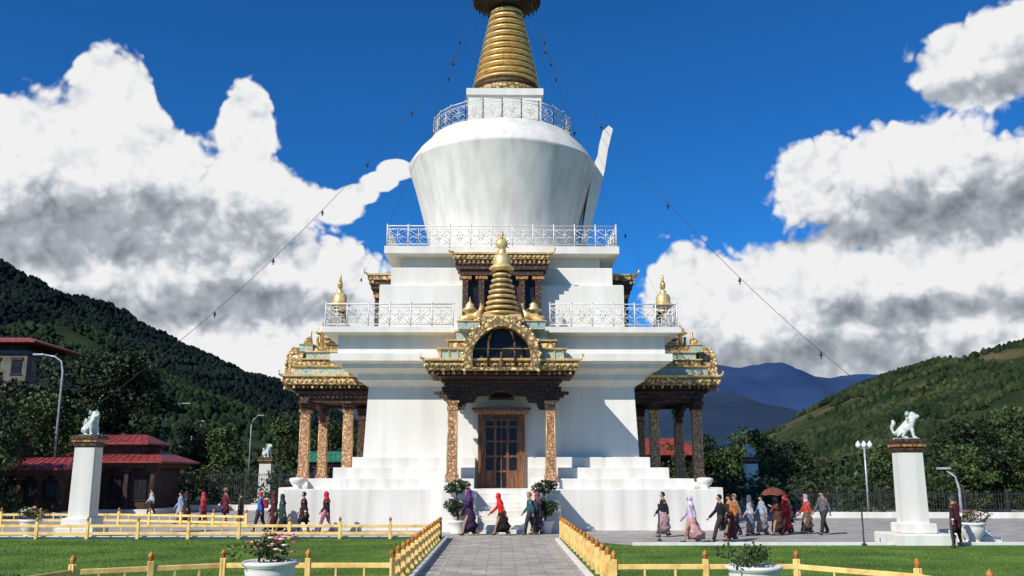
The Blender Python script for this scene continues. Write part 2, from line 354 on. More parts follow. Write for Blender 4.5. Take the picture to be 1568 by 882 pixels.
def forest(name,hz,num,xr,yr,hr,mat,clump=None,seed=0,rnd=(.3,.5),zoff=.5):
    rng=random.Random(seed); P=[]
    tries=0
    while len(P)<num and tries<num*8:
        tries+=1
        x=rng.uniform(*xr); y=rng.uniform(*yr)
        if abs(x)>y*.85: continue
        if clump and fbm(x,y,clump[0],3,seed+3)<clump[1]+rng.uniform(-.15,.15): continue
        z=hz(x,y)
        if z<-1.5: continue
        P.append((x,y,z,rng.uniform(*hr)))
    Vs=[];Fs=[];o=0
    sg=6
    for (x,y,z,h) in P:
        r=h*rng.uniform(*rnd); ph=rng.uniform(0,6.28)
        lv=[(.02,.5),(.25,.95),(.5,1.0),(.72,.75),(.9,.38)]
        lx=rng.uniform(-.08,.08)*h
        for (f,rr) in lv:
            for j in range(sg):
                q=r*rr*rng.uniform(.6,1.25); a=ph+6.283*j/sg
                Vs.append((x+lx*f+q*math.cos(a),y+q*math.sin(a),z-zoff*h+h*(f+rng.uniform(-.07,.07))))
        Vs.append((x+lx,y,z-zoff*h+h))
        nl=len(lv)
        for i in range(nl-1):
            for j in range(sg):
                a=o+i*sg+j;b=o+i*sg+(j+1)%sg;c=b+sg;d=a+sg
                Fs.append((a,b,c)); Fs.append((a,c,d))
        for j in range(sg): Fs.append((o+(nl-1)*sg+j,o+(nl-1)*sg+(j+1)%sg,o+nl*sg))
        o+=nl*sg+1
    return npmesh(name,np.array(Vs),np.array(Fs),[mat])
M_hillL=mat_noise('forested_slope_left',(.004,.010,.012),(.012,.022,.018),scale=.008,rough=1,detail=12,spec=.1)
M_hillS=mat_noise('forested_spur',(.008,.020,.010),(.035,.056,.02),scale=.012,rough=1,detail=12,spec=.1)
M_hillR=mat_noise('grassy_slope',(.018,.030,.010),(.13,.095,.05),scale=.016,rough=1,detail=14,lo=.36,hi=.66,c3=(.040,.050,.018),spec=.1)
M_far=mat_noise('hazy_far_mountain',(.010,.034,.105),(.022,.055,.14),scale=.003,rough=1,detail=10)  # atmospheric haze is put into the bluish base colour
M_mid=mat_noise('hazy_mid_mountain',(.006,.021,.05),(.014,.035,.068),scale=.005,rough=1,detail=10)  # blue tone stands in for air haze, painted as base colour
hl=hill('mountain_ridge',[(-1.2,.36),(-.8,.30),(-.564,.246),(-.517,.221),(-.4715,.1955),(-.424,.1915),(-.393,.1715),(-.337,.1435),(-.278,.118),(-.242,.1095),(-.205,.0896),(-.147,.06),(-.10,.03),(-.02,0)],1500,500,1900,M_hillL,umin=-1.0,umax=0,seed=3,off=.009,namp=.05)
hs=hill('forested_spur',[(-1.2,.13),(-.6,.13),(-.482,.150),(-.447,.160),(-.409,.14),(-.363,.111),(-.31,.09),(-.26,.072),(-.225,.058),(-.15,.03),(-.05,0)],800,230,1100,M_hillS,umin=-1.0,umax=0,seed=9,off=.006,namp=.05)
hr=hill('grassy_hillside',[(.1,0),(.2,.012),(.2555,.0415),(.306,.0613),(.343,.079),(.38,.0967),(.4385,.118),(.476,.129),(.5115,.1326),(.576,.151),(.75,.2),(1.1,.26)],900,190,1250,M_hillR,umin=0,umax=1.1,seed=5,off=.006,namp=.07)
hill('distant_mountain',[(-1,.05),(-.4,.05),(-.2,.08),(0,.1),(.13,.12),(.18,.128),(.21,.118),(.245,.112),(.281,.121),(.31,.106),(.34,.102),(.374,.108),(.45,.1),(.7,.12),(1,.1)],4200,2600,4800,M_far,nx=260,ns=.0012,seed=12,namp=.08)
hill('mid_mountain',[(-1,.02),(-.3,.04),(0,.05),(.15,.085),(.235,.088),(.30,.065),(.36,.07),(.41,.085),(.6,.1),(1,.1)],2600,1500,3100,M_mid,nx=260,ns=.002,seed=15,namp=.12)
forest('mountain_forest',hl,13000,(-1150,-60),(700,1520),(8,13),M_pine,seed=1,zoff=.35)
forest('spur_forest',hs,7500,(-620,-70),(260,820),(5,9),M_spur,clump=(.012,-.12),seed=2,zoff=.3)
forest('hillside_forest',hr,12000,(50,760),(230,920),(3.5,8),M_pineR,clump=(.012,-.08),seed=4,zoff=.2)

# ------------------------------------------------------------ trees
def leafcloud(clumps,per,size,rng):
    out=[]
    for (c,r) in clumps:
        m=int(per*r*r)
        d=rng.normal(size=(m,3)); d/=np.linalg.norm(d,axis=1)[:,None]
        rad=r*(rng.uniform(.35,1.08,size=(m,1))**.6)
        p=np.array(c)+d*rad*np.array([1,1,.8])
        out.append(p)
    P=np.concatenate(out); n=len(P)
    a=rng.normal(size=(n,3)); a/=np.linalg.norm(a,axis=1)[:,None]
    b=np.cross(a,rng.normal(size=(n,3))); b/=np.linalg.norm(b,axis=1)[:,None]
    s=size*rng.uniform(.5,1.3,size=(n,1))
    V=np.stack([P-a*s,P+b*s*.6,P+a*s,P-b*s*.6],1).reshape(-1,3)
    return V,np.arange(n*4).reshape(-1,4)
def tree(name,x,y,h,cr,mat,seed,size=.16,per=260,trunk=.3,low=.22):
    rng=np.random.default_rng(seed); e=empty(name,(x,y,0))
    mb=MB(); top=h*.7
    mb.tube([(0,0,-.1),(rng.normal()*.1,rng.normal()*.1,h*.25),(rng.normal()*.2,rng.normal()*.2,h*.5),(rng.normal()*.2,0,top)],[trunk,trunk*.7,trunk*.45,trunk*.15],M_bark,8)
    cl=[]
    for i in range(22):
        a=rng.uniform(0,6.28); f=rng.uniform(low,.92); 
        rr=cr*math.sin(math.pi*min(.97,max(.12,(f-low+.12)/(1.0-low+.1))))**.7*rng.uniform(.4,.95)
        c=(rr*math.cos(a),rr*math.sin(a),h*f)
        mb.tube([(0,0,h*f*.55),(c[0]*.5,c[1]*.5,h*f*.8),c],[trunk*.35,trunk*.2,trunk*.06],M_bark,5)
        cl.append((c,cr*rng.uniform(.25,.42)))
    cl.append(((0,0,h*.9),cr*.35)); cl.append(((0,0,h*.65),cr*.55)); cl.append(((0,0,h*.45),cr*.5))
    mb.obj('trunk_and_limbs',e)
    V,F=leafcloud(cl,per,size,rng); npmesh('leaf_crown',V,F,[mat],parent=e)
for i,(x,y,h,cr,m) in enumerate([(-35,72,11.8,4.0,M_leafd),(-30.5,76,12.8,3.9,M_leafd),(-39.5,70,10.8,4.2,M_leafd),(-44,74,10.5,4.2,M_leafm),(-36,84,13.6,4.2,M_leafd),(-48,80,11.5,4.5,M_leafd),(-33,67,8.5,3.2,M_leafm),
    (-29.0,53,5.6,2.3,M_leafd),(-32,58,7.5,3.0,M_leafd),(-27.5,49,4.2,1.9,M_leafm),(-26,88,7.2,3,M_leafm),(-21,92,8.2,3,M_leafm),(-17.5,95,8.0,2.8,M_leafd),(-13,90,7.0,2.6,M_leafd),(-30,92,7.6,3.2,M_leafd),
    (17.5,78,5.7,2.3,M_leafd),(20.5,76,6.2,2.6,M_leafm),(23.5,80,5.4,2.4,M_leafd),(15.2,84,5.2,2.2,M_leafm),
    (29,70,4.6,2.4,M_leafm),(33.5,66,6.4,2.8,M_leafd),(37,68,7.2,3,M_leafm),(40,62,7.0,3,M_leafm),(31,62,4.3,2.0,M_leafm),(27,86,5.6,2.6,M_leafd),(44,70,8.4,3.4,M_leafd),(36.5,60,5,2.3,M_leafd)]):
    tree('broadleaf_tree',x,y,h,cr,m,40+i,size=.15 if h<9 else .2,per=200 if h<9 else 150,low=.12)
def shrubmass(name,pts,mat,seed,size=.12,per=260):
    rng=np.random.default_rng(seed); cl=[]
    for (x,y,r,z) in pts: cl.append(((x,y,z),r))
    V,F=leafcloud(cl,per,size,rng); return npmesh(name,V,F,[mat])
rr=random.Random(5)
shrubmass('hedge',[(rr.uniform(-42,-11),rr.uniform(67,80),rr.uniform(.9,1.7),rr.uniform(.5,2.2)) for _ in range(80)],M_leafd,1,size=.17,per=110)
shrubmass('shrub_border',[(rr.uniform(15,52),rr.uniform(60,78),rr.uniform(.8,1.7),rr.uniform(.4,1.7)) for _ in range(110)],M_leafd,2,size=.16,per=110)
shrubmass('distant_tree_line',[(rr.uniform(-150,190),rr.uniform(120,170),rr.uniform(2.5,4.5),rr.uniform(1,4)) for _ in range(260)],M_leafd,3,size=.7,per=9)
shrubmass('garden_shrub',[(-8.55+rr.uniform(-.3,.3),16.6+rr.uniform(-.2,.2),.2,.35+rr.uniform(-.1,.25)) for _ in range(9)],M_leafd,6,size=.05,per=1500)

# ------------------------------------------------------------ the stupa
CY=51.1
ST=empty('memorial_stupa',(0,0,0))
b=MB()
b.bev(-9.6,9.6,CY-9.6,CY+9.6,0,1.82,M_pl2,.03)
for sx in (-1,1):
    x0,x1=sorted((sx*9.55,sx*11.2)); b.bev(x0,x1,47.2,55.0,0,1.815,M_pl2,.03)
b.bev(-4,4,CY+9.5,CY+11.2,0,1.815,M_pl2,.03)
for w_,z0,z1 in ((8.76,1.8,2.27),(7.8,2.25,2.77),(7.05,2.75,3.26)):
    b.bev(-w_,-1.25,CY-w_,CY+w_,z0,z1,M_pl2,.02); b.bev(1.25,w_,CY-w_,CY+w_,z0,z1,M_pl2,.02)
for i in range(10):
    b.box(-1.1,1.1,39.6+.19*i,41.52,(.182*i if i else 0),.182*(i+1)-.001*(i==9),M_pl2)
for sx in (-1,1):
    x0,x1=sorted((sx*1.1,sx*2.55)); b.bev(x0,x1,40.2,41.55,0,1.78,M_pl2,.03)
    x0,x1=sorted((sx*1.0,sx*1.35)); b.bev(x0,x1,39.5,40.25,0,.75,M_pl2,.03)
b.obj('plinth_and_steps',ST)
b=MB()
b.sq([(6.62,1.7),(6.61,3.26),(6.47,6.62),(6.5,6.66),(6.95,6.92),(6.95,7.2),(7.0,7.23),(7.6,7.42),(7.6,7.62),(8.1,7.72),(8.1,8.07),(7.80,8.1),(7.80,8.95),(7.95,9.0),(8.47,9.02),(8.47,9.29),
      (6.13,9.291),(6.13,9.3),(6.13,11.75),(6.08,11.8),(5.63,11.8),(5.63,12.75),(5.58,12.79),(5.06,12.79),(5.06,13.4),(5.97,13.46),(5.97,13.84),(.5,13.85)],0,CY,M_pl)
b.obj('stepped_body',ST)
b=MB()
b.lathe([(4.45,13.8),(4.45,14.15),(4.15,14.2),(4.2,14.9),(4.32,15.8),(4.5,16.6),(4.80,17.7),(5.08,18.7),(5.3,19.4),(5.42,19.78),(5.46,19.88),(5.42,19.96),(5.2,20.3),(4.95,20.68),(4.6,21.05),(4.3,21.35),(4.22,21.5),(.5,21.55)],0.03,CY,M_pl2,96)
b.obj('flask_dome',ST)
b=MB()
b.sq([(2.2,21.5),(2.2,21.8),(2.08,21.85),(2.08,23.6),(2.2,23.7),(2.2,24.1),(1.9,24.15)],.15,CY,M_pl)
b.obj('harmika',ST)
b=MB()
prof=[(4.42,15.2),(4.9,15.6),(5.5,17.9),(5.9,19.6),(6.1,20.8),(6.42,22.1),(6.2,22.3),(5.85,22.0),(5.7,20.9),(5.3,20.0),(4.9,18.0)]
b.extr(prof,CY-1.1,CY+1.1,M_pl)
b.obj('flask_niche_gable',ST)
def ring_spire(b,cx,cy,z0,z1,r0,r1,n,mat,dark,seg=32):
    dz=(z1-z0)/n
    for i in range(n):
        f=i/(n-1); r=r0+(r1-r0)*f; z=z0+dz*i
        b.lathe([(r*.82,z+dz*.02),(r*.97,z+dz*.1),(r*1.03,z+dz*.3),(r*1.0,z+dz*.52),(r*.84,z+dz*.6)],cx,cy,mat,seg)
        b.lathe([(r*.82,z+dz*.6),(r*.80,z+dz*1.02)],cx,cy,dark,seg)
b=MB(); sxx=.25
b.lathe([(2.0,24.15),(2.1,24.3),(2.1,24.5),(1.95,24.62)],sxx,CY,M_gilt,32)
b.lathe([(1.9,24.6),(2.02,24.75),(1.85,25.0)],sxx,CY,M_golddark,32)
ring_spire(b,sxx,CY,25.0,30.1,1.95,.98,12,M_gold,M_golddark)
b.lathe([(.8,30.1),(1.2,30.3),(2.0,30.62),(2.08,30.7),(2.0,30.85),(1.5,31.1),(.9,31.2)],sxx,CY,M_golddark,40)
for i in range(32):
    a=i*math.pi/16; b.tube([(sxx+2.0*math.cos(a),CY+2.0*math.sin(a),30.72),(sxx+2.02*math.cos(a),CY+2.02*math.sin(a),30.42)],[.07,.02],M_golddark,5)
b.lathe([(.8,31.2),(.6,31.6),(.9,32.0),(.5,32.6),(.2,32.9),(.35,33.3),(.15,33.8),(.02,34.3)],sxx,CY,M_gold,24)
b.obj('gilded_spire',ST)
def rail_seg(b,p0,p1,z,h,r=.024):
    p0=Vector(p0);p1=Vector(p1); d=p1-p0; Ln=d.length; n=max(1,round(Ln/1.08)); u=d/Ln
    P=lambda s,zz:(p0.x+u.x*s,p0.y+u.y*s,z+zz)
    b.tube([P(0,h),P(Ln,h)],r*1.35,M_rail,5); b.tube([P(0,.12),P(Ln,.12)],r,M_rail,4); b.tube([P(0,h*.86),P(Ln,h*.86)],r*.7,M_rail,4)
    st=Ln/n
    for i in range(n+1): b.tube([P(i*st,0),P(i*st,h+.02)],r*1.4,M_rail,5); b.ball(P(i*st,h+.06),.05,M_rail,6)
    for i in range(n):
        c=(i+.5)*st; H=h*.86-.12; m=.12+H/2
        for (ox,oz,q) in ((-st*.25,H*.24,st*.2),(st*.25,H*.24,st*.2),(-st*.25,-H*.24,st*.2),(st*.25,-H*.24,st*.2),(0,0,st*.13)):
            b.tube([P(c+ox+q*math.cos(t*math.pi/4),m+oz+q*.85*math.sin(t*math.pi/4)) for t in range(8)],r*.7,M_rail,3,closed=True)
        b.tube([P(c,.12),P(c,h*.86)],r*.65,M_rail,3)
        b.tube([P(c-st/2,.12),P(c,m),P(c-st/2,h*.86)],r*.6,M_rail,3); b.tube([P(c+st/2,.12),P(c,m),P(c+st/2,h*.86)],r*.6,M_rail,3)
b=MB()
for hw,z,gap in ((8.33,9.29,2.3),(5.85,13.84,0)):
    for k_ in range(4):
        b.M=Matrix.Translation((0,CY,0))@Matrix.Rotation(k_*math.pi/2,4,'Z')
        if gap: rail_seg(b,(-hw,-hw,0),(-gap,-hw,0),z,1.1); rail_seg(b,(gap,-hw,0),(hw,-hw,0),z,1.1)
        else: rail_seg(b,(-hw,-hw,0),(hw,-hw,0),z,1.08)
b.M=Matrix.Translation((0,CY,0))
pts=[(4.05*math.cos(i*math.pi/12),4.05*math.sin(i*math.pi/12),0) for i in range(24)]
for i in range(24): rail_seg(b,pts[i],pts[(i+1)%24],21.5,1.2)
b.obj('terrace_railings',ST)

def arch_plate(b,half,zc,zt,y0,y1,mat):
    pts=[(-half,zt)]
    low=[(-half,zc-.75),(-half+.28,zc-.72),(-half+.4,zc-.42),(-half+.75,zc-.4),(-half+.9,zc-.12),(-half+1.3,zc-.1),(-.25,zc+.08),(0,zc+.2)]
    pts=pts+low+[(-x,z) for x,z in reversed(low[:-1])]+[(half,zt)]
    for i in range(1,len(pts)-2):
        (xa,za),(xb,zb)=pts[i],pts[i+1]
        if xb-xa<1e-4: continue
        b.extr([(xa,za),(xb,zb),(xb,zt),(xa,zt)],y0,y1,mat)
def portico(name,M,Lo,pil,spy):
    e=empty(name); e.parent=ST
    b=MB(); b.M=M
    for (px,py,pz) in pil:
        for sx in (-1,1):
            x=sx*px
            b.bev(x-.36,x+.36,-py-.36,-py+.36,pz,pz+.28,M_pl2,.03)
            b.rings([[(x-q,-py-q,z),(x+q,-py-q,z),(x+q,-py+q,z),(x-q,-py+q,z)] for q,z in ((.27,pz+.28),(.3,pz+.32),(.3,pz+.6),(.24,pz+.68),(.235,3.8),(.215,5.3),(.25,5.35),(.25,5.5),(.2,5.55),(.3,5.7),(.3,5.78))],M_pillar)
            for sy in (-1,1):
                for kx in (-.2,.2): b.tube([(x+kx,-py+sy*.235,pz+.7),(x+kx*.93,-py+sy*.225,5.3)],.022,M_gold,4)
            for (q,z0,z1) in ((.42,5.78,5.92),(.62,5.92,6.06),(.85,6.06,6.2)):
                b.bev(x-q,x+q,-py-.24,-py+.24,z0,z1,M_wood,.03)
    ymax=max(p[1] for p in pil); hx=max(p[0] for p in pil)
    arch_plate(b,hx-.25,6.1,6.34,-ymax-.12,-ymax+.12,M_wood)
    b.box(-hx-.5,hx+.5,-ymax-.22,-ymax+.22,6.2,6.42,M_wood)
    for sx in (-1,1):
        x0,x1=sorted((sx*(hx-.2),sx*(hx+.2))); b.box(x0,x1,-ymax,.1,6.203,6.417,M_wood)
    b.rect([(hx+.35,ymax+.35,6.40),(hx+.35,ymax+.35,6.6),(hx+.5,ymax+.5,6.62),(hx+.5,ymax+.5,6.75),(2.9,Lo-.5,6.80),(2.9,Lo-.5,6.90),(3.15,Lo-.3,6.93),(3.15,Lo-.3,7.0)],M_wood)
    n=26
    for i in range(n+1):
        x=-3.1+6.2*i/n
        b.box(x-.055,x+.055,-Lo+.14,-Lo+.45,6.88,7.03,M_wood if i%2 else M_gilt)
    m=int(Lo/.24)
    for i in range(1,m):
        y=-Lo+.24*i+.1
        for sx in (-1,1):
            x0,x1=sorted((sx*3.0,sx*3.3)); b.box(x0,x1,y-.055,y+.055,6.88,7.03,M_wood if i%2 else M_gilt)
    b.rect([(3.32,Lo-.12,7.032),(3.42,Lo-.02,7.08),(3.42,Lo-.02,7.44)],M_gilt)
    b.rect([(3.5,Lo+.06,7.442),(3.54,Lo+.1,7.48),(3.54,Lo+.1,7.54),(3.42,Lo,7.58),(2.8,Lo-.6,7.66)],M_gold)
    for i in range(25):
        x=-3.36+6.72*i/24; b.tube([(x-.1,-Lo-.0,7.16),(x-.05,-Lo-.06,7.30),(x+.05,-Lo-.06,7.32),(x+.08,-Lo-.04,7.2),(x,-Lo-.05,7.18)],[.035,.04,.04,.03,.02],M_gold,4)
    for sx in (-1,1):
        for i in range(int(Lo/.25)): b.ball((sx*3.44,-Lo+.25*i,7.24),.07,M_gold,6)
        b.tube([(sx*3.42,-Lo,7.5),(sx*3.6,-Lo-.12,7.56),(sx*3.68,-Lo-.16,7.7),(sx*3.6,-Lo-.1,7.78)],[.07,.06,.045,.02],M_gold,6)
    b.rect([(2.85,Lo-.5,7.6),(2.85,Lo-.5,8.02)],M_blue)
    for i in range(15):
        x=-2.8+5.6*i/14; b.box(x-.035,x+.035,-Lo+.45,-Lo+.54,7.62,8.0,M_gold)
    b.rect([(2.95,Lo-.42,8.022),(3.0,Lo-.36,8.06),(2.95,Lo-.42,8.1)],M_gold)
    b.rect([(2.45,Lo-.75,8.102),(2.45,Lo-.75,8.46)],M_gilt)
    b.rect([(2.55,Lo-.66,8.462),(2.55,Lo-.66,8.52)],M_gold)
    b.rect([(2.1,Lo-.9,8.522),(2.1,Lo-.9,8.9)],M_blue)
    b.rect([(2.2,Lo-.85,8.902),(2.2,Lo-.85,8.97)],M_gold)
    b.rect([(1.9,Lo-1.0,8.972),(1.9,Lo-1.0,9.25)],M_gilt)
    b.obj('roofed_porch',e)
    b=MB(); b.M=M
    kx=1.16
    out=[(1.42,7.0),(1.46,7.45),(1.5,7.75),(1.38,8.1),(1.42,8.35),(1.2,8.6),(1.12,8.85),(.85,8.95),(.7,9.12),(.4,9.2),(.22,9.38),(0,9.46)]
    inn=[(1.12,7.12),(1.12,7.3),(1.12,7.75),(1.1,7.98),(1.02,8.2),(.9,8.42),(.76,8.6),(.6,8.74),(.42,8.85),(.28,8.92),(.13,8.97),(0,9.0)]
    for sx in (1,-1):
        for i in range(len(out)-1):
            q=[(sx*kx*out[i][0],out[i][1]),(sx*kx*out[i+1][0],out[i+1][1]),(sx*kx*inn[i+1][0],inn[i+1][1]),(sx*kx*inn[i][0],inn[i][1])]
            if sx<0: q.reverse()
            b.extr(q,-Lo-.32,-Lo+.55,M_gilt)
            b.ball((sx*kx*out[i][0],-Lo-.28,out[i][1]),.085,M_gold,6)
        for (xa,za),(xb,zb) in (((.62,7.12),(.58,8.3)),((.58,8.3),(.42,8.85))):
            b.tube([(sx*xa,-Lo-.12,za),(sx*xb,-Lo-.12,zb)],.06,M_wood,6)
        b.lathe([(.12,7.14),(.14,7.3),(.08,7.45),(.1,7.6),(.03,7.75)],sx*.9,-Lo+.1,M_golddark,8)
    b.extr([(x*kx,z) for x,z in inn[::-1]]+[(-x*kx,z) for x,z in inn[:-1]],-Lo+.4,-Lo+.5,M_dark)
    b.box(-1.6,1.6,-Lo-.3,-Lo-.02,7.0,7.13,M_gilt)
    b.lathe([(.22,7.13),(.25,7.22),(.17,7.26),(.19,7.42),(.14,7.58),(.07,7.65),(.09,7.74),(.06,7.84),(.01,7.9)],0,-Lo+.05,M_golddark,12)
    b.obj('arched_niche',e)
    b=MB(); b.M=M; cy=-spy
    b.bev(-1.0,1.0,cy-.8,cy+.8,9.2,9.44,M_gilt,.03); b.bev(-.9,.9,cy-.72,cy+.72,9.44,9.58,M_gold,.03)
    ring_spire(b,0,cy,9.6,11.7,.84,.42,8,M_gold,M_golddark,24)
    b.lathe([(.3,11.7),(.55,11.78),(.6,11.86),(.52,11.95),(.40,12.02),(.42,12.3),(.34,12.5),(.14,12.6),(.2,12.7),(.08,12.8)],0,cy,M_gold,20)
    b.ball((0,cy,13.05),.28,M_gold,14,(1,.55,1)); b.lathe([(.1,13.28),(.06,13.4),(.1,13.48),(.01,13.7)],0,cy,M_gold,10)
    for i in range(12):
        a=i*math.pi/6; b.tube([(.24*math.cos(a),cy,13.05+.24*math.sin(a)),(.38*math.cos(a),cy,13.05+.38*math.sin(a))],[.05,.01],M_gold,5)
    for sx in (-1,1):
        b.bev(sx*1.5-.5,sx*1.5+.5,-Lo+.5,-Lo+1.2,8.95,9.32,M_blue,.03); b.bev(sx*1.5-.56,sx*1.5+.56,-Lo+.44,-Lo+1.26,9.32,9.38,M_gold,.02)
        b.lathe([(.12,9.3),(.12,9.9),(.3,9.98),(.42,10.05),(.2,10.2),(.22,10.3),(.06,10.45),(.01,10.7)],sx*1.5,-Lo+1.6,M_gold,14)
    b.obj('porch_spire',e)
    for sx in (-1,1):
        vs=[(0,0,.22),(.26,0,.26),(.42,0,.32),(.52,0,.52),(.55,0,.72),(.68,0,.70),(-.28,0,.22),(-.42,0,.15),(.45,.12,.08),(.2,.14,.04),(.45,-.12,.08),(.2,-.14,.04),(-.2,.16,.1),(-.42,.16,.04),(-.2,-.16,.1),(-.42,-.16,.04),(.52,.08,.86),(.52,-.08,.86),(-.5,0,.26)]
        es=[(0,1),(1,2),(2,3),(3,4),(4,5),(0,6),(6,7),(2,8),(8,9),(2,10),(10,11),(6,12),(12,13),(6,14),(14,15),(4,16),(4,17),(7,18)]
        rd=[.17,.17,.14,.09,.08,.04,.17,.12,.06,.04,.06,.04,.09,.05,.09,.05,.025,.025,.03]
        T=M@Matrix.Translation((sx*1.5,-Lo+.85,9.38))@Matrix.Rotation(0 if sx<0 else math.pi,4,'Z')
        vs=[tuple(T@Vector(v)) for v in vs]
        skin('golden_deer',vs,es,rd,M_gold,e)
def side(k,off): return Matrix.Translation((0,CY,0))@Matrix.Rotation(k*math.pi/2,4,'Z')@Matrix.Translation((0,-off,0))
portico('front_porch',side(0,6.55),3.65,[(2.25,2.15,1.82)],2.95)
for k_ in (1,2,3): portico('side_porch',side(k_,6.55),4.85,[(2.5,3.75,1.82),(2.5,1.5,1.82)],2.65)
def dormer(M):
    b=MB(); b.M=M
    b.rect([(1.75,.5,9.3),(1.75,.5,12.4)],M_wood,.1)
    for sx in (-1,1):
        for x in (1.8,1.0):
            b.box(sx*x-.14,sx*x+.14,-.85,-.56,9.3,11.9,M_wood); b.bev(sx*x-.3,sx*x+.3,-.9,-.54,11.9,12.1,M_red,.02)
        b.box(*sorted((sx*1.15,sx*1.6)),-.56,-.48,9.9,11.7,M_glass)
    b.box(-.7,.7,-.56,-.48,9.5,12.0,M_dark)
    b.rect([(2.05,.95,12.1),(2.05,.95,12.35),(2.2,1.05,12.37),(2.2,1.05,12.55),(2.3,1.1,12.6),(2.3,1.1,12.8)],M_wood,.1)
    b.rect([(2.2,1.05,12.802),(2.4,1.2,12.86),(2.4,1.2,13.1)],M_gilt,.1)
    b.rect([(2.46,1.27,13.102),(2.46,1.27,13.18),(1.6,.4,13.4)],M_gold,.1)
    for i in range(21):
        x=-2.3+4.6*i/20; b.box(x-.05,x+.05,-1.15,-.9,12.64,12.8,M_red if i%2 else M_gilt); b.ball((x,-1.22,12.98),.06,M_gold,6)
    for sx in (-1,1):
        b.tube([(sx*2.35,-1.2,13.15),(sx*2.58,-1.35,13.2),(sx*2.64,-1.4,13.35),(sx*2.54,-1.35,13.42)],[.07,.06,.04,.02],M_gold,6)
    b.obj('upper_dormer',ST)
for k_ in range(4): dormer(side(k_,6.08))
b=MB(); y=CY-6.62
b.box(-1.12,1.12,y-.12,y+.1,1.82,5.3,M_door)
b.box(-.86,.86,y-.16,y-.1,1.84,5.08,M_glass)
for x in (-.99,.99): b.bev(x-.13,x+.13,y-.26,y-.121,1.82,5.3,M_door,.02)
b.bev(-1.3,1.3,y-.34,y-.1,5.3,5.48,M_pillar,.02); b.bev(-1.42,1.42,y-.4,y-.1,5.48,5.6,M_door,.02)
for z in (2.6,3.3,4.0,4.7,5.02): b.box(-.86,.86,y-.2,y-.161,z-.045,z+.045,M_door)
for x in (-.8,-.3,.3,.8): b.box(x-.06,x+.06,y-.21,y-.162,1.84,5.08,M_door)
b.box(-.025,.025,y-.205,y-.162,1.84,5.0,M_door)
b.box(-.84,-.3,y-.19,y-.165,1.84,2.6,M_door); b.box(.3,.84,y-.19,y-.165,1.84,2.6,M_door)
b.bev(-.62,.62,y+.02-.12,y+.2,6.0,6.62,M_door,.02); b.box(-.5,.5,y-.13,y-.05,6.08,6.5,M_dark)
b.obj('carved_door',ST)
b=MB()
def wire(p0,p1,sag,bells,r=.011):
    p0=Vector(p0);p1=Vector(p1); pts=[]
    for i in range(25):
        t=i/24; p=p0.lerp(p1,t); p.z-=sag*4*t*(1-t); pts.append(p)
    b.tube(pts,r,M_iron,4)
    for t in bells:
        p=p0.lerp(p1,t); p.z-=sag*4*t*(1-t)
        b.lathe([(.02,p.z),(.04,p.z-.05),(.055,p.z-.12),(.08,p.z-.18)],p.x,p.y,M_iron,8); b.tube([(p.x,p.y,p.z-.15),(p.x,p.y,p.z-.3)],[.012,.035],M_iron,5)
wire((-.9,CY-.6,29.6),(-17.1,38,4.9),1.8,[.12,.25,.38,.5,.62,.75,.88])
wire((1.1,CY-.6,29.6),(14.8,33.6,4.4),1.8,[.1,.3,.5,.68,.85])
wire((-1.0,CY,30.2),(-18,70,4.8),2.0,[.2,.5,.75],.006); wire((1.0,CY,30.2),(19.0,70,4.8),2.0,[.2,.4,.6,.8],.006)
for sx in (-1,1):
    wire((sx*1.9,CY,30.7),(sx*4.05,CY-.5,22.6),.2,[.3,.6],.007); wire((sx*1.5,CY-1,30.7),(sx*5.8,CY-5.8,14.9),.4,[.3],.007)
b.obj('bell_wires',ST)

